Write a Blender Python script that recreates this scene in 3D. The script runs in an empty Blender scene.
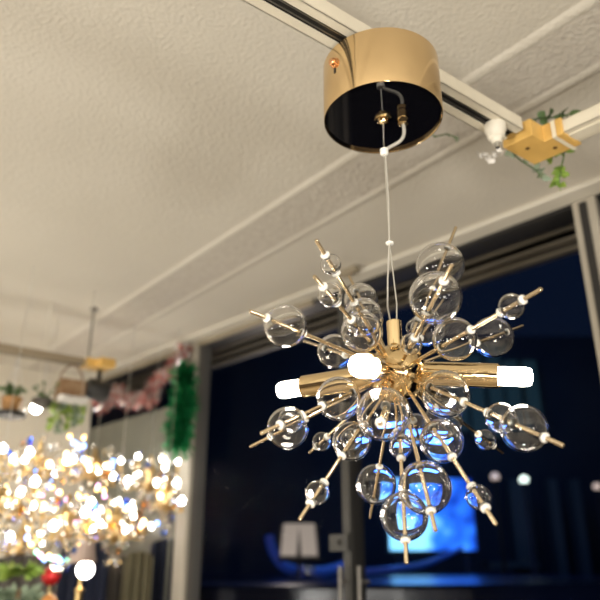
import bpy, bmesh, math, random
from mathutils import Vector, Matrix, noise
R = random.Random(7)
sc = bpy.context.scene
COL = sc.collection
F = 680.0; PITCH = math.radians(21.5); CP, SP = math.cos(PITCH), math.sin(PITCH)
CAMZ = 1.6; H = 0.66                      # eye height; ceiling above the eye
PI = math.pi

def V(x, y, z): return Vector((x, y, z + CAMZ))
def ray(px, py):
    x = (px-300)/F; y = (300-py)/F
    return Vector((x, CP - y*SP, SP + y*CP))
def at(px, py, depth): 
    r = ray(px, py)*depth; return V(*r)
def atz(px, py, z):
    r = ray(px, py); return V(*(r*(z/r.z)))
def proj(p):
    X, Y, Z = p.x, p.y, p.z-CAMZ
    d = Y*CP + Z*SP; u = -Y*SP + Z*CP
    return 300+F*X/d, 300-F*u/d, d

# ------------------------------------------------------------------ materials
def mat(name, color=(.8,.8,.8), rough=.5, metal=0, trans=0, ior=1.45, emit=None, es=0, bump=None, var=None, coat=0, spec=.5, sheen=0):
    m = bpy.data.materials.new(name); m.use_nodes = True
    nt = m.node_tree; b = nt.nodes['Principled BSDF']
    b.inputs['Base Color'].default_value = (*color, 1)
    b.inputs['Roughness'].default_value = rough
    b.inputs['Metallic'].default_value = metal
    b.inputs['Transmission Weight'].default_value = trans
    b.inputs['IOR'].default_value = ior
    b.inputs['Coat Weight'].default_value = coat
    b.inputs['Specular IOR Level'].default_value = spec
    if emit:
        b.inputs['Emission Color'].default_value = (*emit, 1); b.inputs['Emission Strength'].default_value = es
    tc = None
    if bump or var:
        tc = nt.nodes.new('ShaderNodeTexCoord')
    if var:
        sca, c2 = var
        n = nt.nodes.new('ShaderNodeTexNoise'); n.inputs['Scale'].default_value = sca; n.inputs['Detail'].default_value = 5
        nt.links.new(tc.outputs['Object'], n.inputs['Vector'])
        mx = nt.nodes.new('ShaderNodeMix'); mx.data_type = 'RGBA'
        mx.inputs[6].default_value = (*color, 1); mx.inputs[7].default_value = (*c2, 1)
        mr = nt.nodes.new('ShaderNodeMapRange'); mr.inputs[1].default_value = .35; mr.inputs[2].default_value = .65
        nt.links.new(n.outputs['Fac'], mr.inputs[0]); nt.links.new(mr.outputs[0], mx.inputs[0])
        nt.links.new(mx.outputs[2], b.inputs['Base Color'])
    if bump:
        sca, st, dist = bump
        n = nt.nodes.new('ShaderNodeTexNoise'); n.inputs['Scale'].default_value = sca; n.inputs['Detail'].default_value = 4
        nt.links.new(tc.outputs['Object'], n.inputs['Vector'])
        bp = nt.nodes.new('ShaderNodeBump'); bp.inputs['Strength'].default_value = st; bp.inputs['Distance'].default_value = dist
        nt.links.new(n.outputs['Fac'], bp.inputs['Height']); nt.links.new(bp.outputs[0], b.inputs['Normal'])
    return m

M = {}
M['ceil'] = mat('ceiling stucco', (.60,.565,.49), .92, bump=(170, .42, .005), var=(3.2, (.64,.605,.53)))
M['strip'] = mat('coarse stucco', (.575,.54,.475), .92, bump=(130, .6, .005), var=(60, (.52,.48,.42)))
M['ridge'] = mat('painted ridge', (.635,.60,.525), .9, bump=(150, .5, .004))
M['cornice'] = mat('painted cornice', (.64,.61,.53), .8, bump=(140, .25, .003))
M['wall'] = mat('cream wall', (.66,.61,.51), .85, bump=(60, .3, .004))
M['darkwall'] = mat('dark panelled wall', (.10,.075,.055), .6, var=(4, (.06,.045,.035)))
M['floor'] = mat('floor vinyl', (.34,.29,.22), .5, var=(6, (.28,.23,.18)))
M['gold'] = mat('polished gold', (.80,.62,.36), .06, 1, bump=(60, .10, .002))
M['goldc'] = mat('canopy gold', (.80,.59,.33), .11, 1, bump=(9, .05, .004))
M['goldhub'] = mat('hub gold', (.82,.62,.34), .06, 1, bump=(110, .25, .003))
M['rod'] = mat('brass rod', (.80,.66,.46), .22, 1)
M['dark_plate'] = mat('black gloss plate', (.004,.004,.006), .03, 0, coat=1, spec=.9)
M['bead'] = mat('white bead', (.93,.91,.86), .35, spec=.6)
M['steel'] = mat('steel', (.72,.72,.70), .3, 1)
M['copper'] = mat('copper screw', (.85,.45,.22), .25, 1)
M['cable'] = mat('clear cable', (.50,.48,.43), .3)
M['whitep'] = mat('ivory plastic', (.78,.74,.64), .45)
M['rail'] = mat('ivory rail', (.76,.71,.58), .4, var=(30, (.70,.65,.53)))
M['railb'] = mat('bronze rail', (.30,.245,.17), .45)
M['slot'] = mat('rail slot', (.012,.012,.012), .4)
M['copstrip'] = mat('rail contact', (.35,.34,.32), .4, 1)
M['yellow'] = mat('amber connector', (.76,.48,.14), .38, var=(40, (.68,.42,.12)))
M['tape'] = mat('clear tape', (.82,.76,.60), .3)
M['hole'] = mat('screw hole', (.12,.06,.02), .6)
M['leaf1'] = mat('leaf dark', (.07,.12,.05), .5, var=(60, (.12,.20,.07)))
M['leaf2'] = mat('leaf bright', (.32,.42,.08), .5, var=(60, (.20,.34,.06)))
M['leaf3'] = mat('leaf grey green', (.20,.27,.19), .5, var=(60, (.28,.34,.24)))
M['petal'] = mat('white petal', (.74,.72,.68), .6)
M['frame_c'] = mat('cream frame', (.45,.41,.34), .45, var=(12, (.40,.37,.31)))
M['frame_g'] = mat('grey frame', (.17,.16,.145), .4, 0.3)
M['frame_d'] = mat('dim grey frame', (.050,.049,.046), .45)
M['head'] = mat('head frame', (.022,.021,.02), .5)
M['olive'] = mat('olive head', (.30,.26,.19), .5)
M['panel'] = mat('grey roller panel', (.19,.19,.155), .8, bump=(40,.2,.003), var=(7, (.155,.155,.13)))
M['soffit'] = mat('soffit board', (.075,.058,.038), .7, var=(8, (.05,.042,.034)))
M['soffit2'] = mat('soffit batten', (.14,.115,.08), .7)
M['fascia'] = mat('dark fascia', (.02,.02,.03), .6)
M['pink'] = mat('pink tinsel', (.62,.22,.20), .25, .6)
M['silver'] = mat('silver tinsel', (.80,.76,.74), .22, .7)
M['green'] = mat('green tinsel', (.015,.22,.07), .3, .55)
M['black'] = mat('black metal', (.02,.02,.02), .5)
M['wood'] = mat('brown basket', (.25,.14,.07), .8, bump=(120,.6,.004), var=(50, (.36,.24,.14)))
M['terracotta'] = mat('orange brown pot', (.36,.19,.07), .7)
M['red'] = mat('red bauble', (.55,.02,.02), .2, .2)
M['orange'] = mat('orange bauble', (.60,.25,.07), .3, .1)
M['shade'] = mat('pink beige fabric', (.50,.38,.32), .9, bump=(200,.3,.001))
M['navycloth'] = mat('navy cloth', (.008,.012,.03), .9, bump=(18,.4,.01))
M['olivecloth'] = mat('olive cloth', (.14,.125,.075), .9, bump=(18,.4,.01))
M['greycloth'] = mat('grey brown cloth', (.09,.08,.07), .9, bump=(18,.4,.01))
M['brass'] = mat('antique brass', (.62,.44,.20), .3, 1)
M['paper'] = mat('paper', (.78,.74,.68), .8)
M['stage'] = mat('gloss stage', (.003,.006,.025), .22, bump=(3,.15,.02))
M['facade'] = mat('far facade', (.03,.05,.09), .7, var=(.8, (.02,.035,.07)))
M['facade2'] = mat('far column', (.10,.12,.14), .7)
M['asphalt'] = mat('outdoor ground', (.01,.012,.02), .4)
M['bulb'] = mat('lit led', (1,1,1), .3, emit=(1,.93,.80), es=26)
M['warm'] = mat('lit warm bulb', (1,1,1), .3, emit=(1,.95,.86), es=30)
M['dimwarm'] = mat('lit amber bulb', (1,1,1), .3, emit=(1,.72,.35), es=7)
for n, c, s in (('cbl', (.15,.35,1), 7), ('cpk', (1,.35,.8), 5), ('cgr', (.25,1,.6), 4), ('cam', (1,.6,.15), 9), ('cwh', (1,.95,.85), 16)):
    M[n] = mat('fairy led '+n, (1,1,1), .3, emit=c, es=s)  # glow colours of the made-up crystal glints
M['lamp_g'] = mat('street globe green', (1,1,1), .3, emit=(.85,1,.88), es=2.0)
M['lamp_w'] = mat('street globe warm', (1,1,1), .3, emit=(1,.75,.6), es=.55)
M['blue_led'] = mat('blue led tube', (.1,.1,.2), .3, emit=(.01,.07,.55), es=.14)
M['teal_room'] = mat('dim teal room', (.02,.03,.04), .4, emit=(.10,.27,.38), es=.055)

def glass_mat(name, tint=(1,1,1), ior=1.45, rough=0, bump=None):
    m = bpy.data.materials.new(name); m.use_nodes = True; nt = m.node_tree; nt.nodes.clear()
    g = nt.nodes.new('ShaderNodeBsdfGlass'); g.inputs['IOR'].default_value = ior; g.inputs['Roughness'].default_value = rough
    g.inputs['Color'].default_value = (*tint, 1)
    o = nt.nodes.new('ShaderNodeOutputMaterial'); nt.links.new(g.outputs[0], o.inputs[0])
    if bump:
        tc = nt.nodes.new('ShaderNodeTexCoord'); n = nt.nodes.new('ShaderNodeTexNoise'); n.inputs['Scale'].default_value = bump[0]
        b = nt.nodes.new('ShaderNodeBump'); b.inputs['Strength'].default_value = bump[1]; b.inputs['Distance'].default_value = bump[2]
        nt.links.new(tc.outputs['Object'], n.inputs['Vector']); nt.links.new(n.outputs['Fac'], b.inputs['Height']); nt.links.new(b.outputs[0], g.inputs['Normal'])
    return m
M['glass'] = glass_mat('blown glass', (1,1,1), 1.37, 0)
M['crystal'] = glass_mat('cut crystal', (1,.99,.97), 1.6)
M['crystal_glint_b'] = glass_mat('blue glint crystal', (.35,.55,1), 1.6)  # blue and amber tints stand in for rainbow light split by the crystals
M['crystal_glint_a'] = glass_mat('amber glint crystal', (1,.72,.35), 1.6)
M['capsule'] = glass_mat('lamp capsule', (1,1,1), 1.2)
def pane_mat():                            # thin architectural glass
    m = bpy.data.materials.new('window glass'); m.use_nodes = True; nt = m.node_tree; nt.nodes.clear()
    t = nt.nodes.new('ShaderNodeBsdfTransparent'); t.inputs[0].default_value = (.97,.98,.99,1)
    g = nt.nodes.new('ShaderNodeBsdfGlossy'); g.inputs['Roughness'].default_value = .0
    fr = nt.nodes.new('ShaderNodeFresnel'); fr.inputs[0].default_value = 1.045
    mx = nt.nodes.new('ShaderNodeMixShader'); o = nt.nodes.new('ShaderNodeOutputMaterial')
    nt.links.new(fr.outputs[0], mx.inputs[0]); nt.links.new(t.outputs[0], mx.inputs[1]); nt.links.new(g.outputs[0], mx.inputs[2]); nt.links.new(mx.outputs[0], o.inputs[0])
    return m
M['pane'] = pane_mat()
def screen_mat():
    m = bpy.data.materials.new('projected blue image'); m.use_nodes = True; nt = m.node_tree; nt.nodes.clear()
    tc = nt.nodes.new('ShaderNodeTexCoord'); n = nt.nodes.new('ShaderNodeTexNoise'); n.inputs['Scale'].default_value = 2.1; n.inputs['Detail'].default_value = 2
    cr = nt.nodes.new('ShaderNodeValToRGB'); e = nt.nodes.new('ShaderNodeEmission'); e.inputs[1].default_value = 1.7
    el = cr.color_ramp.elements
    el[0].position = .34; el[0].color = (.004,.03,.30,1)
    el[1].position = .66; el[1].color = (.22,.62,1.0,1)
    a = el.new(.5); a.color = (.02,.15,.80,1)
    o = nt.nodes.new('ShaderNodeOutputMaterial')
    nt.links.new(tc.outputs['Object'], n.inputs['Vector']); sx = nt.nodes.new('ShaderNodeSeparateXYZ'); nt.links.new(tc.outputs['Object'], sx.inputs[0])
    m1 = nt.nodes.new('ShaderNodeMath'); m1.operation = 'MULTIPLY_ADD'; m1.inputs[1].default_value = -.28; nt.links.new(sx.outputs[0], m1.inputs[0]); nt.links.new(n.outputs['Fac'], m1.inputs[2])
    nt.links.new(m1.outputs[0], cr.inputs[0]); nt.links.new(cr.outputs[0], e.inputs[0]); nt.links.new(e.outputs[0], o.inputs[0])
    return m
M['screen'] = screen_mat()

# ------------------------------------------------------------------ mesh helpers (all coordinates in world space)
def basis(d):
    d = d.normalized(); a = Vector((0,0,1)) if abs(d.z) < .9 else Vector((1,0,0))
    u = d.cross(a).normalized(); v = d.cross(u).normalized(); return u, v, d
def lathe(bm, p, axis, prof, seg=24, caps=True):
    """prof: list of (dist along axis, radius)"""
    u, v, d = basis(axis); rings = []
    for (t, r) in prof:
        rings.append([bm.verts.new(p + d*t + (u*math.cos(2*PI*k/seg) + v*math.sin(2*PI*k/seg))*max(r, 1e-5)) for k in range(seg)])
    for a, b in zip(rings, rings[1:]):
        for k in range(seg):
            bm.faces.new((a[k], a[(k+1)%seg], b[(k+1)%seg], b[k]))
    if caps:
        bm.faces.new(list(reversed(rings[0]))); bm.faces.new(rings[-1])
def tube(bm, pts, r, seg=8):
    rings = []; n = len(pts)
    up = None
    for i, p in enumerate(pts):
        d = (pts[min(i+1, n-1)] - pts[max(i-1, 0)]).normalized()
        if up is None: u, v, _ = basis(d)
        else:
            u = (up - d*up.dot(d)).normalized(); v = d.cross(u)
        up = u
        rr = r[i] if isinstance(r, (list, tuple)) else r
        rings.append([bm.verts.new(p + (u*math.cos(2*PI*k/seg) + v*math.sin(2*PI*k/seg))*rr) for k in range(seg)])
    for a, b in zip(rings, rings[1:]):
        for k in range(seg): bm.faces.new((a[k], a[(k+1)%seg], b[(k+1)%seg], b[k]))
    bm.faces.new(list(reversed(rings[0]))); bm.faces.new(rings[-1])
def obox(bm, c, ax, ay, az, sx, sy, sz):
    """oriented box, centre c, axes, full sizes"""
    vs = [bm.verts.new(c + ax*(sx/2*i) + ay*(sy/2*j) + az*(sz/2*k)) for i in (-1,1) for j in (-1,1) for k in (-1,1)]
    for f in ((0,1,3,2),(4,6,7,5),(0,4,5,1),(2,3,7,6),(0,2,6,4),(1,5,7,3)): bm.faces.new([vs[i] for i in f])
def prism(bm, pts, z0, z1):
    a = [bm.verts.new((p[0], p[1], z0+CAMZ)) for p in pts]; b = [bm.verts.new((p[0], p[1], z1+CAMZ)) for p in pts]
    bm.faces.new(list(reversed(a))); bm.faces.new(b)
    for i in range(len(pts)):
        j = (i+1) % len(pts); bm.faces.new((a[i], a[j], b[j], b[i]))
def sphere(bm, c, r, seg=24, rings=12, flip=False):
    ret = bmesh.ops.create_uvsphere(bm, u_segments=seg, v_segments=rings, radius=r, matrix=Matrix.Translation(c))
    if flip:
        fs = {f for v in ret['verts'] for f in v.link_faces}; bmesh.ops.reverse_faces(bm, faces=list(fs))
def bezier(p0, p1, p2, p3, n=16):
    out = []
    for i in range(n+1):
        t = i/n; s = 1-t
        out.append(p0*s**3 + p1*3*s*s*t + p2*3*s*t*t + p3*t**3)
    return out

def world_of(o):
    p = Vector((0,0,0))
    while o is not None: p += o.location; o = o.parent
    return p
def build(name, bm, m, parent=None, origin=None, smooth=True, bevel=0, recalc=True):
    if recalc: bmesh.ops.recalc_face_normals(bm, faces=bm.faces)
    if origin is None:
        lo = Vector([min(v.co[i] for v in bm.verts) for i in range(3)]); hi = Vector([max(v.co[i] for v in bm.verts) for i in range(3)])
        origin = (lo+hi)/2
    for v in bm.verts: v.co -= origin
    me = bpy.data.meshes.new(name); bm.to_mesh(me); bm.free()
    me.materials.append(M[m] if isinstance(m, str) else m)
    if smooth:
        for p in me.polygons: p.use_smooth = True
    o = bpy.data.objects.new(name, me); COL.objects.link(o)
    o.parent = parent; o.location = origin - (world_of(parent) if parent else Vector((0,0,0)))
    if smooth:
        md = o.modifiers.new('edge', 'EDGE_SPLIT'); md.split_angle = math.radians(38)
    if bevel:
        b = o.modifiers.new('bevel', 'BEVEL'); b.width = bevel; b.segments = 2; b.limit_method = 'ANGLE'
    return o
def tag(o, label=None, cat=None, group=None, kind=None):
    if label: o['label'] = label
    if cat: o['category'] = cat
    if group: o['group'] = group
    if kind: o['kind'] = kind
    return o
def empty(name, loc, label=None, cat=None, group=None):
    o = bpy.data.objects.new(name, None); COL.objects.link(o); o.location = loc; o.empty_display_size = .05
    return tag(o, label, cat, group)
def copy_tree(o, parent=None):
    c = o.copy(); COL.objects.link(c); c.parent = parent
    for ch in list(o.children): copy_tree(ch, c)
    return c
def BM(): return bmesh.new()
Z = Vector((0,0,1))

# ------------------------------------------------------------------ the room
WD = Vector((-.6965, .7176, 0)).normalized()      # along the window wall (receding left)
WN = Vector((WD.y, -WD.x, 0))                     # outwards (away from the camera)
W0 = Vector((.525, 1.150, 0))                     # on the window line, inner face
def wl(t, off=0, z=0): p = W0 + WD*t + WN*off; return V(p.x, p.y, z)
def winpt(px, py, off=0):
    r = ray(px, py); t = (W0 + WN*off).dot(WN)/r.dot(WN); return V(*(r*t))
E_ = W0 + WD*1.86                                  # corner with the left wall
LW = Vector((-.8, -.6, 0))
P2 = E_ + LW*4.2; P3 = Vector((-2.2, -3.4, 0)); P4 = W0 - WD*4.2
def struct(name, bm, m, **k): o = build(name, bm, m, **k); o['kind'] = 'structure'; return o

ceil_pts = [E_, P2, P3, P4]
bm = BM(); prism(bm, [E_+LW*-.2+WN*.02, P2, P3, P4+WN*.02], H, H+.08); struct('ceiling', bm, 'ceil', smooth=False)
bm = BM(); prism(bm, [E_, P2, P3, P4], -CAMZ-.1, -CAMZ); struct('floor', bm, 'floor', smooth=False)
def wallseg(name, a, b, z0, z1, th, m):
    d = (b-a).normalized(); n = Vector((d.y, -d.x, 0)); bm = BM()
    prism(bm, [a, b, b+n*th, a+n*th], z0, z1); return struct(name, bm, m, smooth=False)
wallseg('wall_left', P2, E_, -CAMZ, H, -.1, 'wall')
wallseg('wall_back', P3, P2, -CAMZ, H, -.1, 'darkwall')
wallseg('wall_right', P4, P3, -CAMZ, H, -.1, 'darkwall')

# ridges on the ceiling: a band of coarse stucco between two raised beads
RD = Vector((-.627, .779, 0)).normalized(); RN = Vector((RD.y, -RD.x, 0))
def rl(n, s, z): p = RN*n + RD*s; return V(p.x, p.y, z)
s0, s1 = -1.6, 3.0
def band(n0, n1, z0, z1, bmx):
    obox(bmx, (rl(n0, s0, z0)+rl(n1, s1, z1))/2, RD, RN, Z, s1-s0, n1-n0, z1-z0)
# stop the bands at the left wall: s where rl hits wall_left
def s_hit(n):
    nn = Vector((LW.y, -LW.x, 0)); c = E_.dot(nn); return (c - (RN*n).dot(nn))/RD.dot(nn)
s1 = s_hit(.75)
def ridge(name, n, w, h):
    bm = BM(); prof = [(-w/2, 0), (-w*.3, -h*.75), (0, -h), (w*.3, -h*.75), (w/2, 0)]
    a = [bm.verts.new(rl(n+p[0], s0, H+p[1])) for p in prof]; b = [bm.verts.new(rl(n+p[0], s1, H+p[1])) for p in prof]
    for i in range(4): bm.faces.new((a[i], a[i+1], b[i+1], b[i]))
    bm.faces.new(a); bm.faces.new(list(reversed(b)))
    struct(name, bm, 'ridge')
ridge('trim_1', .697, .024, .0038)
ridge('trim_2', .812, .030, .0042)
bm = BM(); band(.705, .802, H-.003, H+.001, bm); struct('trim_3', bm, 'strip', smooth=False)
# cornice along the window wall
def wbar(name, t0, t1, o0, o1, z0, z1, m, parent=None, bevel=0):
    bm = BM(); obox(bm, (wl(t0, o0, z0)+wl(t1, o1, z1))/2, WD, WN, Z, t1-t0, o1-o0, z1-z0)
    o = build(name, bm, m, parent, smooth=False, bevel=bevel)
    if parent is None: o['kind'] = 'structure'
    return o
wbar('trim_4', -4.2, 1.86, -.050, -.002, H-.010, H, 'cornice', bevel=.003)
wbar('trim_5', .70, 1.86, -.012, .0, H-.024, H-.010, 'olive')

# window wall: three bays, posts, head, sill, dwarf wall
def window(n, t0, t1, zt, bars):
    o = empty('window_%d' % n, wl((t0+t1)/2, .02, -.9)); o['kind'] = 'structure'
    wbar('glass', t0, t1, .020, .026, -.9, zt, 'pane', o)
    for (a, b) in bars: wbar('frame', t0, t1, .0, .045, a, b, 'head', o)
    return o
TM = .585; TL = 1.196
window(1, -4.2, -.045, H-.03, [(-.94, -.9)])
window(2, -.0, TM, H-.03, [])
window(3, TM+.024, TL, H-.03, [])
wbar('wall_front', -4.2, 1.86, .0, .09, -CAMZ, -.94, 'wall')
wbar('trim_6', -4.2, 1.86, .0, .06, H-.016, H+.08, 'head')
def post(name, t0, w, d, m1, m2, z0=-.94, zt=H-.012):
    o = empty(name, wl(t0+w/2, 0, z0)); o['kind'] = 'structure'
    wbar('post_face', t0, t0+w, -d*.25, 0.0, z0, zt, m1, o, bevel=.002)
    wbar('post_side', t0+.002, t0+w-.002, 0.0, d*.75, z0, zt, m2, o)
    return o
post('trim_7', TL, .052, .060, 'frame_c', 'frame_g')  # grey side colour stands for the post face that gets less light
post('trim_8', -.046, .044, .05, 'frame_c', 'frame_g')
wbar('trim_9', -.030, -.016, -.016, -.0126, -.94, H-.02, 'head')
ZD = winpt(348, 425).z - CAMZ
DOOR = post('door_1', TM, .022, .05, 'frame_d', 'head')
# left bay: dark transom glass above a grey panel
window(4, TL+.052, 1.86, H-.03, [])
zp = proj(winpt(150, 405))[2]
pz = winpt(185, 402).z - CAMZ
wbar('wall_panel', TL+.055, 1.858, .003, .018, -.93, pz, 'panel')

# soffit outside and fascia
root = None
bm = BM(); obox(bm, wl(.2, .138, H+.015), WD, WN, Z, 5.2, .155, .03); struct('trim_11', bm, 'soffit', smooth=False)
for i, o_ in enumerate((.100, .150, .200)):
    bm = BM(); obox(bm, wl(.2, o_, H-.003), WD, WN, Z, 5.2, .012, .006); struct('trim_%d' % (12+i), bm, 'soffit2', smooth=False)
bm = BM(); obox(bm, wl(.2, .228, H+.04), WD, WN, Z, 5.2, .02, .08); struct('trim_16', bm, 'fascia', smooth=False)

# small brown bracket on the ceiling by the window head
c = winpt(349, 283, -.07); c.z = CAMZ+H-.008
bm = BM(); obox(bm, c, WD, WN, Z, .055, .016, .014); obox(bm, c+Z*-.009, WD, WN, Z, .022, .010, .008)
tag(build('blind_bracket', bm, 'olive', bevel=.002), 'small brown bracket at the ceiling edge above the dark window, behind the chandelier', 'bracket')

# door hardware on the mullion: lock case and two pull handles
c = wl(TM+.022, -.018, 0); c.z = winpt(345, 543).z
bm = BM(); obox(bm, c, WD, WN, Z, .052, .018, .034); obox(bm, c-WN*.012, WD, WN, Z, .012, .01, .012)
build('lock_case', bm, 'frame_d', DOOR, bevel=.003)
for px, s in ((340, 'left'), (359, 'right')):
    top = winpt(px, 566, -.03); bm = BM()
    tube(bm, [top, top - Z*.5], .0045, 10)
    for zz in (.03, .44): tube(bm, [top-Z*zz, top-Z*zz+WN*.03], .0035, 8)
    build('pull_handle', bm, 'frame_g', DOOR)

# ------------------------------------------------------------------ suspended rails
D1 = Vector((.8, .6, 0)); N1 = Vector((-.6, .8, 0)); D2 = Vector((.69, -.724, 0)).normalized()
RZ = .495; RW = .034; RH = .018
def rp(s, n, z): p = D1*s + N1*n; return V(p.x, p.y, z)
def make_rail(name, a, b, label, cover=False, rm='rail'):
    """open track: a U of ivory sides with a dark slot underneath"""
    d = (b-a).normalized(); n = Vector((-d.y, d.x, 0)); L = (b-a).length; mid = (a+b)/2
    o = empty(name, mid, label, 'rail')
    bm = BM()
    for s in (-1, 1):
        obox(bm, mid + n*s*(RW/2-.0055) + Z*.001, d, n, Z, L, .011, .002)
        obox(bm, mid + n*s*(RW/2-.001) + Z*RH/2, d, n, Z, L, .002, RH)
    obox(bm, mid + Z*(RH-.001), d, n, Z, L, RW, .002)
    build('rail_body', bm, rm, o, smooth=False, bevel=.0006)
    bm = BM(); obox(bm, mid + Z*(RH/2), d, n, Z, L*.998, RW-.005, RH-.005); build('slot', bm, 'slot', o, smooth=False)
    bm = BM()
    for s in (-.0032, .0030): obox(bm, mid + n*s + Z*.0030, d, n, Z, L*.998, .0012, .003)
    build('contact_strip', bm, 'copstrip', o, smooth=False)
    if cover:
        bm = BM(); obox(bm, mid - Z*.0004, d, n, Z, L*.999, .016, .0022); build('slot_cover', bm, 'rail', o, smooth=False)
    return o
NA = .4080
r1a, r1b = rp(-1.6, NA, RZ), rp(.632, NA, RZ)
make_rail('track_rail', r1a, r1b, 'ivory lighting rail that the gold canopy of the chandelier is fixed to')
jc = rp(.688, NA, RZ)
make_rail('track_rail', jc + D2*.040, jc + D2*1.6, 'ivory lighting rail running from the amber corner connector to the right edge', True)
Lc = atz(100, 369, RZ)
make_rail('track_rail', Lc - D1*.05, Lc - D1*2.2, 'thin far lighting rail at the left edge above the hanging plants', False, 'railb')
def connector(c, label):
    o = empty('corner_connector', c, label, 'rail connector')
    NN = -D2; bm = BM(); hw = RW/2+.003
    pts = [(-.045,-hw), (hw,-hw), (hw,hw)]
    # L footprint in (D1, N1) coordinates: arm along -D1 and arm along D2 (= -N1)
    P = [(-.045, hw), (hw, hw), (hw, -.044), (-hw, -.044), (-hw, -hw), (-.045, -hw)]
    a = [bm.verts.new(c + D1*p[0] + NN*p[1] - Z*.003) for p in P]; b = [bm.verts.new(c + D1*p[0] + NN*p[1] + Z*(RH+.003)) for p in P]
    bm.faces.new(a); bm.faces.new(list(reversed(b)))
    for i in range(6): bm.faces.new((a[i], a[(i+1)%6], b[(i+1)%6], b[i]))
    build('connector_body', bm, 'yellow', o, smooth=False, bevel=.0012)
    for p in ((-.022, .002), (0.002, -.020)):
        bm = BM(); lathe(bm, c + D1*p[0] + NN*p[1] - Z*.0036, Z, [(0, .0028), (.001, .0028)], 12); build('screw', bm, 'hole', o)
    return o
k = connector(jc, 'amber yellow corner connector joining two ivory rails, hung with leaves')
bm = BM()
q = jc + D2*.034
obox(bm, q - Z*.0042, D1, D2, Z, RW+.010, .005, .0006); obox(bm, q - D1*(RW/2+.0045) + Z*.008, D1, D2, Z, .0006, .005, .024)
build('tape', bm, 'tape', k, smooth=False)
connector(Lc, 'small amber corner connector at the end of the far left rail')
# hanging rods to the ceiling
def hang_rod(name, p, label):
    bm = BM(); tube(bm, [V(p.x, p.y, RZ+RH-.001), V(p.x, p.y, H)], .0022, 8); lathe(bm, V(p.x, p.y, H-.004), Z, [(0, .010), (.004, .010)], 16)
    tag(build(name, bm, 'frame_g'), label, 'rod', None)
hang_rod('suspension_rod', Lc - D1*.035, 'thin rod holding the far left rail up to the ceiling')

# ivory plug under the rail by the connector
pp = rp(.597, NA-.002, RZ)
o = empty('rail_plug', pp, 'ivory round stepped plug under the rail end, left of the amber connector', 'plug')
bm = BM(); lathe(bm, pp, -Z, [(0, .0125), (.009, .0125), (.011, .011), (.018, .0098), (.020, .007), (.026, .0055)], 28); build('plug_body', bm, 'whitep', o)
bm = BM(); lathe(bm, pp-Z*.026, -Z, [(0, .003), (.006, .003)], 12); build('plug_tip', bm, 'steel', o)

# leaves and flowers
def leaf(bm, p, d, up, L, w):
    d = d.normalized(); s = d.cross(up).normalized(); n = s.cross(d)
    prof = [(0, .06), (.2, .7), (.45, 1), (.7, .75), (.9, .3), (1, .02)]
    prev = None
    for t, ww in prof:
        c = p + d*L*t + n*(-.18*L*t*t)
        row = [bm.verts.new(c - s*w*ww + n*w*.25*ww), bm.verts.new(c), bm.verts.new(c + s*w*ww + n*w*.25*ww)]
        if prev:
            bm.faces.new((prev[0], prev[1], row[1], row[0])); bm.faces.new((prev[1], prev[2], row[2], row[1]))
        prev = row
def rv(): return Vector((R.uniform(-1,1), R.uniform(-1,1), R.uniform(-1,1))).normalized()
def foliage(name, stems, m, L, w, n, parent=None, label=None, cat=None, group=None, stem_m='leaf1'):
    """stems: list of point lists. Leaves spring along each stem."""
    root = parent or empty(name, stems[0][0], label, cat, group)
    bs = BM()
    for pts in stems: tube(bs, pts, .0011, 6)
    build('stem', bs, stem_m, root)
    for si, pts in enumerate(stems):
        bl = BM()
        for i in range(n):
            t = R.random()*(len(pts)-1); a = int(t); p = pts[a].lerp(pts[min(a+1, len(pts)-1)], t-a)
            d = (pts[-1]-pts[0]).normalized()*.6 + rv()*.9
            leaf(bl, p, d, rv(), L*R.uniform(.6, 1.15), w*R.uniform(.7, 1.1))
        build('leaves', bl, m[si % len(m)] if isinstance(m, (list, tuple)) else m, root, recalc=False)
    return root
def pts_px(lst): return [at(*q) for q in lst]
dj = proj(jc)[2]
foliage('ivy_sprig', [pts_px([(532,120,dj+.03), (545,117,dj+.04), (560,118,dj+.035), (574,112,dj+.04)])], 'leaf1', .017, .006, 16, label='dark green artificial sprig lying behind the rail above the amber connector', cat='artificial plant')
foliage('ivy_sprig', [pts_px([(566,143,dj+.03), (563,160,dj+.035), (560,175,dj+.035), (559,186,dj+.035)]), pts_px([(570,146,dj+.03), (556,150,dj+.03), (546,158,dj+.035)])], 'leaf2', .018, .0055, 17, label='yellow-green artificial leaves drooping below the amber connector', cat='artificial plant')
foliage('ivy_sprig', [pts_px([(508,150,dj+.03), (520,160,dj+.03), (536,170,dj+.035), (541,177,dj+.03)])], 'leaf3', .014, .005, 16, label='grey-green artificial leaves hanging left under the amber connector', cat='artificial plant')
foliage('ivy_sprig', [pts_px([(434,137,dj+.10), (447,134,dj+.11), (458,138,dj+.10)])], 'leaf3', .010, .003, 7, label='tiny dull sprig on the ceiling between the gold canopy and the plug', cat='artificial plant')
bm = BM()
fc = at(492, 153, dj-.01)
for i in range(5):
    c = fc + Vector(((i-2)*.0065, R.uniform(-.008,.008), R.uniform(-.006,.006)))
    for j in range(5):
        a = j*2*PI/5 + i; leaf(bm, c, (Vector((math.cos(a), .3, math.sin(a)))+rv()*.5), rv(), .007, .0036)
tag(build('artificial_flower', bm, 'petal', recalc=False), 'small white artificial blossoms hanging under the ivory plug', 'artificial flower')

# ------------------------------------------------------------------ the chandelier
CX, CY = .085, .580; CZ = .426; CH = .0655; CR = .0605
HUB = V(CX, CY, .160)
ch = empty('sputnik_chandelier', V(CX, CY, CZ), 'gold burst chandelier with clear glass bubbles hanging from a round gold canopy', 'chandelier')
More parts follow.
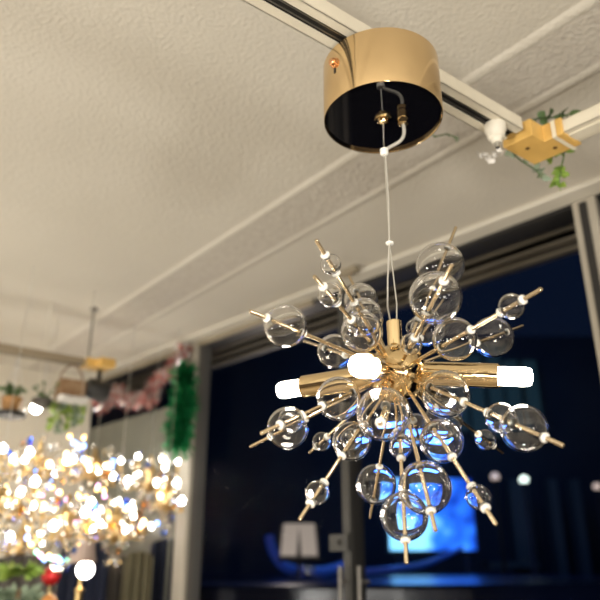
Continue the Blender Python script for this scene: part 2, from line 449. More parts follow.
# canopy shell
cb = V(CX, CY, CZ)
bm = BM(); lathe(bm, cb, Z, [(.0006, CR-.0016), (0, CR-.0012), (0, CR-.0003), (.0006, CR), (CH-.001, CR), (CH, CR-.001), (CH, .001)], 128, caps=False)
lathe(bm, cb, Z, [(.0006, CR-.0016), (.004, CR-.0016)], 128, caps=False)
can = build('canopy', bm, 'goldc', ch)
bm = BM(); lathe(bm, cb+Z*.003, Z, [(0, .0005), (0, CR-.0017), (.0012, CR-.0017), (.0012, .0005)], 96, caps=False); build('inner_plate', bm, 'dark_plate', can)
bm = BM(); lathe(bm, cb+Z*.003, -Z, [(0, .0085), (.0012, .0085), (.0018, .007), (.0018, .0052), (.006, .0042), (.008, .0022)], 28); build('cord_grip', bm, 'gold', can)
# screws on the canopy wall
for ang, zz, m in ((math.radians(214), .044, 'copper'),):
    d = Vector((math.cos(ang), math.sin(ang), 0)); bm = BM()
    lathe(bm, cb + d*(CR-.0005) + Z*zz, d, [(0, .0055), (.0012, .0055), (.0018, .0042), (.0048, .0042), (.0060, .003)], 20); build('side_screw', bm, m, can)
    bm = BM(); obox(bm, cb + d*(CR+.0003) + Z*(zz-.0095), d, d.cross(Z), Z, .001, .002, .006); build('screw_slot', bm, 'slot', can)
# gold ferrule and clear cable joining the wire
fr = cb + Vector((.0195, -.004, .003))
bm = BM(); lathe(bm, fr, -Z, [(0, .0052), (.004, .0052), (.0045, .0044), (.006, .0044), (.0065, .0052), (.0105, .0052), (.0115, .0035)], 24); build('cable_ferrule', bm, 'gold', ch)
cl = V(CX-.0005, CY, .389)
bm = BM(); tube(bm, bezier(fr - Z*.010, fr - Z*.034 + Vector((.004,0,0)), cl + Vector((.010,0,.010)), cl + Vector((.0012,0,.001)), 20) , .0018, 10); build('cable_bend', bm, 'cable', ch)
bm = BM(); lathe(bm, cl+Z*.003, -Z, [(0, .0028), (.001, .0042), (.006, .0042), (.008, .0028)], 16); build('clamp', bm, 'bead', ch)
nt_ = V(CX, CY, 0.0); ntz = .2065 + CAMZ
bm = BM(); tube(bm, [cb + Z*.001, cl, V(CX, CY, .285), V(CX+.0035, CY, .225), Vector((CX+.0025, CY, ntz))], .0007, 8); build('suspension_wire', bm, 'steel', ch)
bm = BM(); tube(bm, [cl + Vector((.001,0,0)), V(CX+.001, CY-.001, .33), V(CX-.0005, CY-.001, .285), V(CX-.0035, CY, .250), V(CX-.005, CY, .222), Vector((CX-.003, CY, ntz))], .0008, 10); build('cable', bm, 'cable', ch)
bm = BM(); lathe(bm, V(CX, CY, .288), -Z, [(0, .0022), (.0008, .0038), (.0028, .0038), (.0036, .0022)], 16); build('clamp', bm, 'bead', ch)
# hub and neck
bm = BM(); lathe(bm, HUB + Z*.018, Z, [(0, .0105), (.003, .0085), (.004, .0068), (.0292, .0068), (.030, .006)], 32); build('neck', bm, 'gold', ch)
bm = BM(); sphere(bm, HUB, .0250, 40, 20); hub = build('hub', bm, 'goldhub', ch)
for i in range(22):
    d = rv(); bm = BM(); lathe(bm, HUB + d*.0242, d, [(0, .0038), (.0022, .0038), (.0032, .0028)], 14); build('rod_nut', bm, 'gold', hub)

# lamp tubes
tubes = [((303, 387), .040, .0105), ((499, 376), -.034, .0105), ((367, 367), -.112, .0105)]
tube_dirs = []
for (px, dd, rr) in tubes:
    end = at(px[0], px[1], proj(HUB)[2] + dd); tube_dirs.append((end - HUB, rr))
# three more that point away behind the hub
for (dx, dy, dz) in ((.055, .078, -.004),):
    tube_dirs.append((Vector((dx, dy, dz)), .0105))
bulb_pos = []
for dv, rr in tube_dirs:
    L = dv.length; d = dv.normalized(); bm = BM()
    lathe(bm, HUB, d, [(.019, rr*.55), (.022, rr*.9), (.026, rr), (L-.0006, rr), (L, rr-.0005), (L, rr-.0012), (L-.012, rr-.0014), (L-.012, .001)], 40, caps=False)
    tb = build('lamp_tube', bm, 'gold', ch)
    bm = BM(); lathe(bm, HUB, d, [(L-.010, .0074), (L-.001, .0078), (L+.016, .0080), (L+.023, .0078), (L+.0255, .0066), (L+.0268, .002)], 24)
    build('bulb', bm, 'bulb', tb); bulb_pos.append(HUB + d*(L+.010))

# shared meshes
def ball_mesh():
    bm = BM(); sphere(bm, Vector((0,0,0)), 1, 56, 28); sphere(bm, Vector((0,0,0)), .94, 56, 28, flip=True)
    me = bpy.data.meshes.new('glass_ball'); bm.to_mesh(me); bm.free(); me.materials.append(M['glass'])
    for p in me.polygons: p.use_smooth = True
    return me
BALL = ball_mesh()
def bead_mesh():
    bm = BM(); lathe(bm, Vector((0,0,0)), Z, [(-1, .45), (-.85, .72), (-.2, .78), (-.1, 1.0), (.55, 1.0), (.75, .8), (.8, .45)], 16)
    bmesh.ops.recalc_face_normals(bm, faces=bm.faces)
    me = bpy.data.meshes.new('bead'); bm.to_mesh(me); bm.free(); me.materials.append(M['bead'])
    for p in me.polygons: p.use_smooth = True
    return me
BEAD = bead_mesh()
DH = proj(HUB)[2]
def solve_tip(px, py, L, side):
    """tip on the ray of that direction, a distance L from the hub"""
    r = ray(px, py); h = Vector((HUB.x, HUB.y, HUB.z-CAMZ))
    a = r.dot(r); b = -2*r.dot(h); c = h.dot(h) - L*L; disc = b*b-4*a*c
    if disc <= 0: t = -b/(2*a)
    else: t = (-b + side*math.sqrt(disc))/(2*a)
    return V(*(r*t))
def quat_to(d): return Z.rotation_difference(d.normalized())
# (tip x, tip y, length, side(-1 towards the viewer, 1 away), [(ball x, ball y, radius px), ...])
rods = [
 ((250,311), .162, -1, [(284.5,328,21.5)]),
 ((304,341), .160, 1, [(333,356,17.5)]),
 ((316,240), .160, -1, [(330.5,264.5,10.5), (362,318,20)]),
 ((314,276), .150, -1, [(327.5,297,12.5), (359,334,21)]),
 ((349,276), .158, 1, [(359,301,17)]),
 ((456,227), .172, 1, [(439.5,265.5,24), (413,327,9)]),
 ((452,265), .160, -1, [(434.5,297,26.5), (411,344,11)]),
 ((446,300), .150, 1, [(430,332,17)]),
 ((541.5,289), .168, -1, [(512,306.6,13), (456,342,22)]),
 ((523,326), .165, 1, [(493.5,339,20.5)]),
 ((261,433.5), .162, -1, [(291,420.5,13), (341,404,22)]),
 ((250,447), .170, 1, [(288.5,429.5,21)]),
 ((309.5,453), .165, 1, [(322.4,442,9.5)]),
 ((299.6,520), .172, -1, [(317.6,493,12), (353,442,19.5)]),
 ((370,518), .165, 1, [(375,484,20)]),
 ((380,424), .150, -1, [(384.5,414,27)]),
 ((406.7,563), .178, -1, [(404,516,24), (399.5,447,11.5)]),
 ((435.7,531), .168, -1, [(427.5,487,26.5)]),
 ((496,524), .178, -1, [(477,498,12.5), (438,443,22)]),
 ((503,453), .160, 1, [(484,442,10.5)]),
 ((564,446), .178, -1, [(523,431,23.5), (499,422,15.5), (442,401,24)]),
 ((462,440), .120, 1, [(444,420,19)]),
 ((340,455), .130, 1, [(371,452,15)]),
 ((420,440), .125, 1, [(414,430,16)]),
]
RODR = .00155
for (tip, L, side, balls) in rods:
    T = solve_tip(tip[0], tip[1], L, side)
    d = (T-HUB).normalized(); LL = (T-HUB).length
    bm = BM(); lathe(bm, HUB + d*.023, d, [(0, RODR), (LL-.0235, RODR), (LL-.023, RODR*.8)], 12); rod = build('rod', bm, 'rod', ch)
    used = []
    for (bx, by, br) in balls:
        best = None
        for i in range(300):
            s = LL*(.15+.85*i/300); q = proj(HUB+d*s); e = (q[0]-bx)**2 + (q[1]-by)**2
            if best is None or e < best[0]: best = (e, s, q[2])
        s = best[1]; r = br*best[2]/F
        s = min(s, LL - r - .004)
        o = bpy.data.objects.new('glass_ball', BALL); COL.objects.link(o); o.parent = ch
        o.location = HUB + d*s - ch.location; o.scale = (r, r, r)
        o.rotation_mode = 'QUATERNION'; o.rotation_quaternion = quat_to(d)
        for sg in (-1, 1):
            b = bpy.data.objects.new('bead', BEAD); COL.objects.link(b); b.parent = o
            k = .0036; b.scale = (k/r, k/r, k*.85/r); b.location = (0, 0, sg*(1 + .0010/r))
            if sg < 0: b.rotation_euler = (PI, 0, 0)

# ------------------------------------------------------------------ tinsel garlands by the window
def tinsel(name, path, rad, n, mats, label, cat='garland'):
    root = empty(name, path[0], label, cat)
    for mi, m in enumerate(mats):
        bm = BM()
        for i in range(n):
            t = R.random()*(len(path)-1); a = int(t); p = path[a].lerp(path[min(a+1, len(path)-1)], t-a)
            if len(mats) > 1 and int(t*2.3) % len(mats) != mi and R.random() < .8: continue
            d = rv(); L = rad*R.uniform(.6, 1.25); w = rad*.075; s = d.cross(rv()).normalized()*w
            q = p + d*L + Z*(-.1*L)
            vs = [bm.verts.new(x) for x in (p-s, p+s, q+s*.7, q-s*.7)]; bm.faces.new(vs)
        build(('tinsel', 'tinsel')[mi % 2], bm, m, root, smooth=False, recalc=False)
    bm = BM(); tube(bm, path, .0015, 6); build('cord', bm, 'steel', root)
pk = [winpt(px, py, -.03) for px, py in ((100,408), (107,397), (116,390), (122,396), (132,401), (144,400), (153,392), (157,380), (168,376), (175,365), (182,355), (187,350))]
tinsel('tinsel_garland', pk, .034, 900, ['pink', 'silver'], 'pink and silver tinsel garland draped under the ceiling edge at the left window')
gn = [winpt(px, py, -.045) for px, py in ((186,368), (183,384), (185,400), (181,415), (178,430), (180,444))]
tinsel('tinsel_garland', gn, .044, 1500, ['green'], 'thick green tinsel garland hanging beside the cream window post')

# ------------------------------------------------------------------ hanging things at the left rail
def rail_pt(px):                            # point under the far left rail nearest that column
    best = None
    for i in range(400):
        p = Lc - D1*(i*.006); q = proj(p)
        if best is None or abs(q[0]-px) < best[0]: best = (abs(q[0]-px), p)
    return best[1]
# black spotlight
sp = rail_pt(99) ; o = empty('track_spotlight', sp, 'black boxy spotlight under the end of the far left rail', 'spotlight')
bm = BM(); tube(bm, [sp, sp-Z*.03], .006, 12); build('mount', bm, 'black', o)
bm = BM(); c = sp - Z*.055; lathe(bm, c - D1*.03, D1*1+Z*-.15, [(0, .024), (.004, .027), (.055, .027), (.058, .022)], 24); build('lamp_housing', bm, 'black', o)
# woven basket planter
bp = rail_pt(74) ; o = empty('hanging_planter', bp-Z*.10, 'brown woven box planter with bright green trailing plant, beside the black spotlight', 'hanging planter')
bm = BM(); c = bp - Z*.070; obox(bm, c, D1, N1, Z, .064, .055, .050); build('basket', bm, 'wood', o, smooth=False, bevel=.004)
bm = BM()
for s in (-1, 1): tube(bm, bezier(bp + D1*.0, bp + D1*s*.012 - Z*.008, bp + D1*s*.028 - Z*.014, bp + D1*s*.030 - Z*.046, 8), .0022, 8)
build('handle', bm, 'wood', o)
bm = BM()
for i in range(10):
    c2 = c + D1*(-.030+.0068*i) - Z*(.026+R.uniform(0,.006)) - N1*.03
    for j in range(5): a = j*2*PI/5+i; leaf(bm, c2, Vector((math.cos(a), -.4, math.sin(a))), Vector((0,-1,.2)), .012, .005)
fl = build('flower', bm, 'petal', o, recalc=False); fl['label'] = 'pale pink flowers'
st = [[c - Z*.03 + D1*x, c - Z*.045 + D1*(x*1.2) - N1*.02, c - Z*(.045+dz*.6) + D1*(x*1.25) - N1*.025, c - Z*(.045+dz) + D1*(x*1.3) - N1*.025] for x, dz in ((-.034,.05), (-.02,.07), (-.005,.05), (.010,.045), (.026,.03))]
foliage('x', st, ['leaf2', 'leaf3'], .022, .008, 20, parent=o)
# shallow planter far left
bp = rail_pt(20) ; o = empty('hanging_planter', bp-Z*.15, 'orange-brown pot on a dark tray with dark green leaves at the left edge', 'hanging planter')
bm = BM(); lathe(bm, bp-Z*.142, Z, [(0, .016), (.004, .019), (.030, .026), (.033, .027), (.033, .022)], 24); build('pot', bm, 'terracotta', o)
bm = BM(); lathe(bm, bp-Z*.156, Z, [(0, .034), (.010, .038), (.012, .036), (.012,.02)], 28); build('tray', bm, 'head', o)
bm = BM()
for s in (0, 1, 2): a = s*2*PI/3; tube(bm, [bp, bp-Z*.147+Vector((math.cos(a)*.035, math.sin(a)*.035, 0))], .001, 6)
build('hanger', bm, 'steel', o)
b0 = bp - Z*.112
st = [[b0, b0+Vector((math.cos(a)*.016, math.sin(a)*.012, .022)), b0+Vector((math.cos(a)*.034, math.sin(a)*.025, .024))] for a in (0.2, 1.3, 2.4, 3.4, 4.5, 5.4)]
foliage('x', st, 'leaf1', .020, .006, 9, parent=o)
# second bare planter between
bp = rail_pt(49); o = empty('hanging_planter', bp-Z*.13, 'grey hanging bowl with sparse leaves between the two other planters', 'hanging planter')
bm = BM(); lathe(bm, bp-Z*.125, Z, [(0, .010), (.008, .022), (.022, .026), (.024, .024)], 24); build('bowl', bm, 'greycloth', o)
bm = BM(); tube(bm, [bp, bp-Z*.085], .001, 6); build('hanger', bm, 'steel', o)
b0 = bp - Z*.10
foliage('x', [[b0, b0+Vector((x, 0, .02)), b0+Vector((x*1.6, 0, .035))] for x in (-.015, .0, .02)], 'leaf1', .016, .005, 5, parent=o)
# bare lamp
lp = at(36, 408, 1.70); o = empty('pendant_lamp', lp, 'bare round white bulb hanging in front of the grey bowl planter', 'lamp')
bm = BM(); sphere(bm, lp, .013, 20, 12); build('bulb', bm, 'warm', o)
bm = BM(); tube(bm, [lp+Z*.010, lp+Z*.03], .008, 12); tube(bm, [lp+Z*.03, Vector((lp.x, lp.y, CAMZ+H))], .0012, 6); build('flex', bm, 'whitep', o)

# ------------------------------------------------------------------ crystal chandeliers at the left
def crystal_mesh(m):
    bm = BM(); lathe(bm, Vector((0,0,0)), Z, [(-1.5, .02), (-.5, .8), (.1, .8), (.75, .1)], 6)
    bmesh.ops.recalc_face_normals(bm, faces=bm.faces)
    me = bpy.data.meshes.new('crystal_drop'); bm.to_mesh(me); bm.free(); me.materials.append(M[m]); return me
CM = {k: crystal_mesh(k) for k in ('crystal', 'crystal_glint_b', 'crystal_glint_a')}
def bulbm(m, r, name='bulb'):
    bm = BM(); lathe(bm, Vector((0,0,0)), Z, [(-1.0, .4), (-.6, .85), (0, 1), (.5, .85), (1.1, .35), (1.4, .05)], 14)
    for v in bm.verts: v.co *= r
    bmesh.ops.recalc_face_normals(bm, faces=bm.faces)
    me = bpy.data.meshes.new(name); bm.to_mesh(me); bm.free(); me.materials.append(M[m])
    for p in me.polygons: p.use_smooth = True
    return me
BW = bulbm('warm', .0085); BD = bulbm('dimwarm', .0075)
BS = bulbm('warm', .0062)
def crystal_chandelier(c, rad, narm, label, seed):
    rr = random.Random(seed)
    root = empty('crystal_chandelier', c, label, 'chandelier', None)
    bm = BM(); lathe(bm, c - Z*.05, Z, [(0, .002), (.006, .010), (.018, .016), (.03, .008), (.05, .010), (.07, .018), (.085, .008), (.11, .005)], 18); build('column', bm, 'brass', root)
    bm = BM(); tube(bm, [c+Z*.05, Vector((c.x, c.y, CAMZ+H))], .0007, 6); build('hanging_rod', bm, 'steel', root)
    bm = BM(); n = 40; tube(bm, [c + Vector((math.cos(2*PI*i/n)*rad*.62, math.sin(2*PI*i/n)*rad*.62, .008)) for i in range(n+1)], .0022, 6); build('ring', bm, 'brass', root)
    off = rr.random()*PI
    for i in range(narm):
        a = off + 2*PI*i/narm; u = Vector((math.cos(a), math.sin(a), 0))
        bm = BM(); e = c + u*rad*rr.uniform(.75,1.1) + Z*rr.uniform(-.045, .045)
        tube(bm, bezier(c, c + u*rad*.5 - Z*.045, c + u*rad - Z*.045, e, 12), .0025, 6); lathe(bm, e, Z, [(0, .012), (.002, .013), (.003, .006), (.016, .006)], 14)
        arm = build('arm', bm, 'brass', root)
        b = bpy.data.objects.new('bulb', rr.choice([BW, BW, BS, BS, BD])); COL.objects.link(b); b.parent = arm
        b.location = e + Z*.028 - world_of(arm)
    k = 0
    for (q, m, zz) in ((.62, narm*2, -.012), (1.0, narm*2, -.022), (.36, narm, -.05), (.5, narm, .05), (.8, narm, .028), (.2, 5, -.085)):
        for i in range(m):
            a = off*1.7 + 2*PI*(i+.5)/m; kk = rr.choice(['crystal']*11 + ['crystal_glint_b', 'crystal_glint_a'])
            o = bpy.data.objects.new('crystal_drop', CM[kk]); COL.objects.link(o); o.parent = root
            s = rr.uniform(.006, .010); o.scale = (s, s, s*rr.uniform(1, 1.5)); o.rotation_euler = (0, 0, rr.random()*3)
            o.location = Vector((math.cos(a)*rad*q, math.sin(a)*rad*q, zz+rr.uniform(-.012, .012)))
    return root
cc = [((38, 464, 1.75), .088, 8, 'crystal chandelier highest at the left, under the two left planters'),
      ((-3, 500, 1.40), .070, 7, 'crystal chandelier cut by the left edge of the picture, low among the lights'),
      ((94, 468, 2.08), .088, 7, 'crystal chandelier in the middle of the sparkling group, under the woven planter'),
      ((67, 522, 1.53), .074, 7, 'low crystal chandelier with warm bulbs just above the red bauble'),
      ((150, 476, 2.00), .078, 6, 'small crystal chandelier nearest the green tinsel garland'),
      ((22, 540, 1.95), .070, 7, 'lowest crystal chandelier at the left, behind the red bauble'),
      ((168, 496, 1.84), .040, 4, 'narrow crystal chandelier closest to the cream window post'),
      ((116, 524, 1.76), .074, 6, 'low crystal chandelier right of the pink-beige lamp shade')]
for i, (pp_, rad, na, lab) in enumerate(cc): crystal_chandelier(at(*pp_), rad, na, lab, 40+i)

# fairy strings: made-up glowing points in place of crystal glints
FB = {k: bulbm(k, .0048, 'glint_bulb') for k in ('cbl', 'cpk', 'cgr', 'cam', 'cwh')}
def glint(pts, n, label, seed, pal):
    rr = random.Random(seed); P = [at(*q) for q in pts]; path = []
    for a, b in zip(P, P[1:]):
        for i in range(8):
            t = i/8; q = a.lerp(b, t) - Z*(.03*math.sin(PI*t)); path.append(q)
    path.append(P[-1])
    root = empty('glint_string', P[0], label, 'added glint lights', None)
    bm = BM(); tube(bm, path, .0010, 5); build('wire', bm, 'whitep', root)
    for i in range(n):
        t = (i+.5)/n*(len(path)-1); a = int(t); q = path[a].lerp(path[a+1], t-a) + Vector((rr.uniform(-.014,.014), rr.uniform(-.01,.01), rr.uniform(-.02,.012)))
        o = bpy.data.objects.new('glint_bulb', FB[rr.choice(pal)]); COL.objects.link(o); o.parent = root; o.location = q - P[0]
glint([(0,447,2.0), (40,458,2.05), (80,452,1.90), (120,462,1.93)], 26, 'made-up string of small crystal glints along the top of the sparkling group', 1, ['cwh','cwh','cam','cam','cam','cbl'])
glint([(0,483,2.0), (50,490,2.05), (100,486,1.88), (140,500,1.86)], 28, 'made-up string of amber and white crystal glints through the middle of the sparkling group', 2, ['cwh','cam','cam','cam','cpk'])
glint([(30,528,1.60), (40,543,1.62), (56,550,1.62), (62,556,1.62)], 14, 'short made-up bunch of blue, green and pink crystal glints just above the red bauble', 3, ['cbl','cgr','cpk','cam','cbl'])
glint([(62,520,1.8), (100,505,1.95), (150,522,2.05), (184,510,2.0)], 26, 'made-up string of crystal glints sagging towards the cream window post', 4, ['cwh','cwh','cpk','cbl','cam'])
glint([(66,432,1.80), (80,436,1.80), (90,424,1.82)], 6, 'short made-up run of blue glints below the woven planter', 5, ['cbl','cbl','cam'])

# ------------------------------------------------------------------ display at the lower left
def cloth(name, px0, px1, top, depth, m, label, seed, length=1.2):
    """hanging folded fabric with real waves"""
    a = at(px0, top, depth); b = at(px1, top, depth); b.z = a.z; d = (b-a); L = d.length; d.normalize(); n = Vector((-d.y, d.x, 0))
    bm = BM(); nx, nz = 40, 14; rows = []
    for j in range(nz+1):
        row = []
        for i in range(nx+1):
            u = i/nx; v = j/nz
            w = .018*math.sin(u*L*95+seed+v*.8)*(.35+.65*v) + .012*math.sin(u*23+seed*2+v*2)
            sag = -.03*math.sin(u*PI)*(1-v) - v*length - (.05*(abs(u-.5)*2)**2)*(1-v)
            row.append(bm.verts.new(a + d*(u*L) + n*w + Z*sag))
        rows.append(row)
    for j in range(nz):
        for i in range(nx): bm.faces.new((rows[j][i], rows[j][i+1], rows[j+1][i+1], rows[j+1][i]))
    o = build(name, bm, m, recalc=False); md = o.modifiers.new('thick', 'SOLIDIFY'); md.thickness = .002
    return tag(o, label, 'fabric')
cloth('hanging_cloth', 62, 112, 528, 1.85, 'navycloth', 'dark navy cloth hanging behind the pink-beige lamp shade', 1)
cloth('hanging_cloth', 112, 136, 545, 1.95, 'greycloth', 'grey-brown cloth hanging between the navy and olive cloths', 2)
cloth('hanging_cloth', 126, 156, 540, 1.90, 'olivecloth', 'olive cloth hanging low, lit by the chandeliers', 3)
cloth('hanging_cloth', 152, 186, 528, 1.98, 'navycloth', 'dark navy cloth hanging next to the cream window post', 4)
cloth('hanging_cloth', -8, 60, 543, 1.86, 'greycloth', 'wide grey-brown cloth at the lower left corner behind the small green tree', 5)

lb = at(84, 548, 1.62); o = empty('table_lamp', Vector((lb.x, lb.y, lb.z-.16)), 'small lamp with pink-beige fabric shade, a bright bulb beneath it', 'lamp')
bm = BM(); lathe(bm, lb-Z*.032, Z, [(0, .032), (.068, .019), (.068, .018), (0, .031)], 32, caps=False); build('lamp_shade', bm, 'shade', o)
bm = BM(); lathe(bm, lb-Z*.33, Z, [(0, .05), (.01, .05), (.02, .010), (.23, .008), (.24, .012), (.245, .004), (.33,.004)], 20); build('lamp_stand', bm, 'brass', o)
bm = BM(); sphere(bm, lb - Z*.048 - Vector((-.013,.015,0)), .019, 20, 12); build('bulb', bm, 'warm', o)
tp = Vector((lb.x, lb.y, lb.z-.331))
ta = at(30, 600, 1.62)
bm = BM(); cx = (at(20,600,1.62)+at(120,600,1.62))/2; zt = lb.z-.33
obox(bm, Vector((cx.x-.05, cx.y, zt-.012)), Vector((1,0,0)), Vector((0,1,0)), Z, .62, .26, .024)
tb = empty('display_table', Vector((cx.x-.05, cx.y, 0)), 'low wooden display table under the small ornaments at the lower left', 'table')
build('tabletop', bm, 'wood', tb, smooth=False, bevel=.003)
for sx in (-1, 1):
    for sy in (-1, 1):
        bm = BM(); q = Vector((cx.x-.05+sx*.28, cx.y+sy*.10, 0)); lathe(bm, q, Z, [(0, .014), (zt-.024, .018)], 12); build('leg', bm, 'wood', tb)
# ornament tree with baubles
tr = at(18, 598, 1.58); base = Vector((tr.x, tr.y, zt)); o = empty('tabletop_tree', base, 'small green artificial tree in the lower left corner beside the red bauble', 'artificial tree')
bm = BM(); lathe(bm, base, Z, [(0, .035), (.01, .04), (.05, .045), (.052, .01), (tr.z-zt+.02, .004)], 16); build('stand', bm, 'wood', o)
for k_ in range(4):
    bm = BM()
    for i in range(90):
        a = R.random()*2*PI; hh = k_*.055; rad_ = .085 - .016*k_
        p = base + Z*(.11+hh); d = Vector((math.cos(a), math.sin(a), R.uniform(-.25, .55)))
        leaf(bm, p + d*rad_*R.uniform(.1,.7), d, rv(), .035, .008)
    build('branches', bm, ('leaf1', 'leaf2', 'leaf3', 'leaf2')[k_], o, recalc=False)
def bauble(px, py, depth, r, m, label):
    c = at(px, py, depth); o = empty('bauble_stand', c, label, 'ornament')
    bm = BM(); sphere(bm, c, r, 28, 14); build('bauble', bm, m, o)
    bm = BM(); lathe(bm, c + Z*r*.97, Z, [(0, r*.22), (r*.2, r*.22), (r*.24, r*.1)], 14); build('cap', bm, 'brass', o)
    bm = BM(); lathe(bm, Vector((c.x, c.y, zt)), Z, [(0, .022), (.004, .022), (.006, .003), (c.z-zt-r*.98, .003)], 16); build('stand', bm, 'brass', o)
bauble(51, 576, 1.70, .023, 'red', 'glossy red bauble on a thin stand between the tree and the lamp')
bauble(49, 603, 1.50, .018, 'orange', 'orange bauble at the bottom edge directly below the red one')

# ------------------------------------------------------------------ outside, night
bm = BM(); prism(bm, [(-9, 3.2), (20, -6), (26, 30), (-16, 30)], -CAMZ-.2, -CAMZ-.1); o = struct('ground', bm, 'asphalt', smooth=False)
# raised stage with a gloss top
stc = at(350, 590, 6.2)
bm = BM(); pts = [(stc.x + 3.2*math.cos(a), stc.y - .95 + 2.5*math.sin(a)) for a in [2*PI*i/64 for i in range(64)]]
prism(bm, pts, -CAMZ-.1, -.07)
STG = tag(build('stage', bm, 'stage', smooth=False, bevel=.02), 'dark glossy round stage outside catching the blue of the screen', 'stage')
# projection screen
a = at(387, 479, 8.6); b = at(470, 479, 8.6); zb = at(430, 551, 8.6).z
o = empty('projection_screen', Vector(((a.x+b.x)/2, a.y, -.1)), 'big lit blue screen outside, seen below the chandelier', 'screen')
bm = BM(); obox(bm, Vector(((a.x+b.x)/2, a.y, (a.z+zb)/2)), Vector((1,0,0)), Vector((0,1,0)), Z, b.x-a.x, .04, a.z-zb); build('picture', bm, 'screen', o, smooth=False)
bm = BM(); obox(bm, Vector(((a.x+b.x)/2, a.y+.05, (a.z+zb)/2)), Vector((1,0,0)), Vector((0,1,0)), Z, b.x-a.x+.08, .06, a.z-zb+.08); build('screen_frame', bm, 'black', o, smooth=False, bevel=.01)
for sx in (a.x+.1, b.x-.1):
    bm = BM(); tube(bm, [Vector((sx, a.y+.06, zb)), Vector((sx, a.y+.06, -.1))], .03, 10); build('leg', bm, 'black', o)
# blue led tubes curving round the stage
def led(pts, r, label):
    bm = BM(); P = [at(*q) for q in pts]; path = []
    for i in range(len(P)-1):
        p0 = P[max(i-1,0)]; p1 = P[i]; p2 = P[i+1]; p3 = P[min(i+2, len(P)-1)]
        for k in range(6):
            t = k/6; path.append(.5*((2*p1) + (p2-p0)*t + (2*p0-5*p1+4*p2-p3)*t*t + (3*p1-p0-3*p2+p3)*t**3))
    path.append(P[-1]); tube(bm, path, r, 10); build('light_tube', bm, 'blue_led', STG)
led([(269,536,5.2), (273,551,5.2), (284,566,5.2), (303,572,5.3)], .034, 'thick blue light tube curving below the left side of the music stand')
led([(312,571,5.3), (328,570,5.6), (352,562,6.2)], .034, 'blue light tube between the music stand and the thin mullion')
led([(366,571,5.0), (400,568,5.2), (430,562,6), (462,548,7.4)], .020, 'thin blue light tube sweeping up under the blue screen')
# music stand
ms = at(299, 541, 4.2); o = empty('music_stand', Vector((ms.x, ms.y+.02, -.07+CAMZ)), 'black music stand outside holding open pale sheets', 'music stand')
X1 = Vector((1,0,0)); tilt = Vector((0,.35,.94)).normalized(); nn = X1.cross(tilt)
bm = BM(); obox(bm, ms - nn*.012, X1, nn, tilt, .245, .006, .225); obox(bm, ms - tilt*.115 - Vector((0,.02,0)), X1, nn, tilt, .25, .05, .006); build('desk', bm, 'black', o, smooth=False)
bm = BM()
for s in (-1, 1):
    c0 = ms + X1*s*.056 + nn*.004; u = (X1 + tilt*(-.09*s)*0 + nn*s*.12).normalized()
    obox(bm, c0 + tilt*.008, (X1*1 + tilt*(.0)).normalized(), nn, (tilt + X1*s*-.08).normalized(), .098, .004, .205)
build('sheet_music', bm, 'paper', o, smooth=False)
bm = BM(); lathe(bm, Vector((ms.x, ms.y+.02, 0.0)), Z, [(CAMZ-.069, .012), (ms.z-.02, .008)], 12)
for i in range(3):
    a_ = i*2*PI/3; tube(bm, [Vector((ms.x, ms.y+.02, CAMZ-.01)), Vector((ms.x+.12*math.cos(a_), ms.y+.02+.12*math.sin(a_), CAMZ-.063))], .006, 8)
build('stand', bm, 'black', o)
# street lamps
for px, py, dpt, m, r, lab in ((524, 480, 9, 'lamp_g', .055, 'round pale green globe lamp, brightest of the three outside'), (495, 477, 10, 'lamp_w', .06, 'dim warm globe lamp left of the green-white one'), (597, 487, 9, 'lamp_w', .05, 'dim warm globe lamp at the right edge')):
    c = at(px, py, dpt); o = empty('street_lamp', Vector((c.x, c.y, -.1)), lab, 'street lamp')
    bm = BM(); sphere(bm, c, r, 20, 12); build('globe', bm, m, o)
    bm = BM(); lathe(bm, Vector((c.x, c.y, -.1)), Z, [(0, .09), (.1, .05), (.2, .03), (c.z+.1-r, .025), (c.z+.12-r, .05)], 12); build('lamp_post', bm, 'black', o)
# building across with dim teal rooms
bl = at(470, 440, 13); by = bl.y
bo = empty('office_building', Vector((bl.x+1, by, -.1)), 'dark building across the way with dim teal lit rooms', 'building')
def bbox(name, px0, px1, py0, py1, depth, th, m):
    p = at(px0, py0, depth); q = at(px1, py0, depth); zb_ = at(px0, py1, depth).z
    bm = BM(); obox(bm, Vector(((p.x+q.x)/2, by - (13-depth)*1.0, (p.z+zb_)/2)), Vector((1,0,0)), Vector((0,1,0)), Z, q.x-p.x, th, p.z-zb_); return build(name, bm, m, bo, smooth=False)
p = at(200, 200, 13)
bm = BM(); obox(bm, Vector((bl.x+.5, by+.6, 3.0)), Vector((1,0,0)), Vector((0,1,0)), Z, 16, .4, 6.2); build('facade', bm, 'facade', bo, smooth=False)
for (x0, x1, y0, y1) in ((437, 470, 352, 430), (474, 508, 345, 436), (512, 545, 352, 436)):
    w = bbox('lit_room', x0, x1, y0, y1, 13, .08, 'teal_room')
    for xm in ((x0+x1)/2,):
        bm = BM(); pa = at(xm, y0, 12.95); pb_ = at(xm, y1, 12.95); obox(bm, Vector((pa.x, by-.08, (pa.z+pb_.z)/2)), Vector((1,0,0)), Vector((0,1,0)), Z, .06, .08, pa.z-pb_.z); m_ = build('window_bar', bm, 'black', bo, smooth=False)
for (x0, x1) in ((502, 520), (540, 548), (562, 570)): bbox('column', x0, x1, 482, 575, 12.5, .3, 'facade2')
bbox('ledge', 474, 520, 562, 568, 12.2, .5, 'facade2')

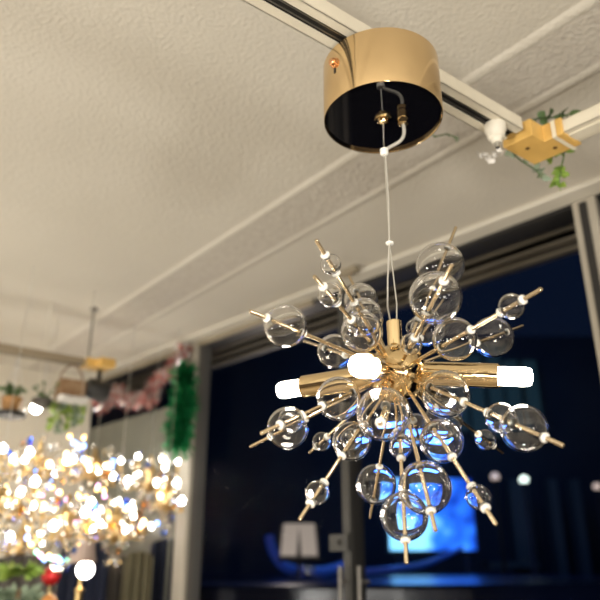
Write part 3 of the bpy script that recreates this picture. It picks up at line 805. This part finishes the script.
# ------------------------------------------------------------------ light
def pl(loc, energy, col, rad):  # unseen fill lights added to brighten the room and its ceiling
    l = bpy.data.lights.new('room_fill', 'POINT'); l.energy = energy; l.color = col; l.shadow_soft_size = rad
    o = bpy.data.objects.new('room_fill', l); COL.objects.link(o); o.location = loc
WARM = (1, .945, .85)
pl(V(-.9, -.9, -.35), 60, WARM, .12)
pl(V(1.0, -1.0, -.30), 50, WARM, .12)
pl(V(-1.9, .2, -.30), 38, WARM, .12)
pl(V(.2, -2.2, -.10), 50, WARM, .12)
pl(V(-.9, 1.3, -.25), 4, WARM, .08)
w = bpy.data.worlds.new('night'); sc.world = w; w.use_nodes = True
w.node_tree.nodes['Background'].inputs[0].default_value = (.10, .22, .65, 1); w.node_tree.nodes['Background'].inputs[1].default_value = .02
# unseen blue fill added above the stage outside
l = bpy.data.lights.new('stage_fill', 'AREA'); l.energy = 30; l.color = (.05,.2,1); l.size = 1.0
o = bpy.data.objects.new('stage_fill', l); COL.objects.link(o); o.location = at(420, 440, 7.5); o.rotation_euler = (math.radians(0), 0, 0)
l = bpy.data.lights.new('stand_fill', 'POINT'); l.energy = 11; l.color = (1,.85,.75); l.shadow_soft_size = .1  # unseen warm fill added to brighten the music stand sheets
o = bpy.data.objects.new('stand_fill', l); COL.objects.link(o); o.location = at(285, 500, 3.4)

l = bpy.data.lights.new('facade_fill', 'AREA'); l.energy = 14; l.color = (.12,.40,1); l.size = 2.0  # unseen blue fill added to wash the far building
o = bpy.data.objects.new('facade_fill', l); COL.objects.link(o); o.location = (2.6, 9.4, 4.6); o.rotation_euler = (math.radians(75), 0, 0)
# ------------------------------------------------------------------ camera
cam = bpy.data.cameras.new('camera'); co = bpy.data.objects.new('camera', cam); COL.objects.link(co)
co.location = (0, 0, CAMZ); co.rotation_euler = (PI/2 + PITCH, 0, 0)
cam.sensor_width = 36; cam.lens = 36*F/600; cam.clip_start = .02; cam.clip_end = 100
cam.dof.use_dof = True; cam.dof.focus_distance = .585; cam.dof.aperture_fstop = 5.6; cam.dof.aperture_blades = 0
sc.camera = co
sc.view_settings.view_transform = 'Standard'; sc.view_settings.look = 'None'; sc.view_settings.gamma = 1; sc.view_settings.exposure = .3
sc.view_settings.use_curve_mapping = False
cy = sc.cycles
cy.max_bounces = 28; cy.transmission_bounces = 28; cy.transparent_max_bounces = 24; cy.glossy_bounces = 8; cy.diffuse_bounces = 4
cy.caustics_reflective = False; cy.caustics_refractive = False; cy.use_denoising = True
cy.sample_clamp_indirect = 14
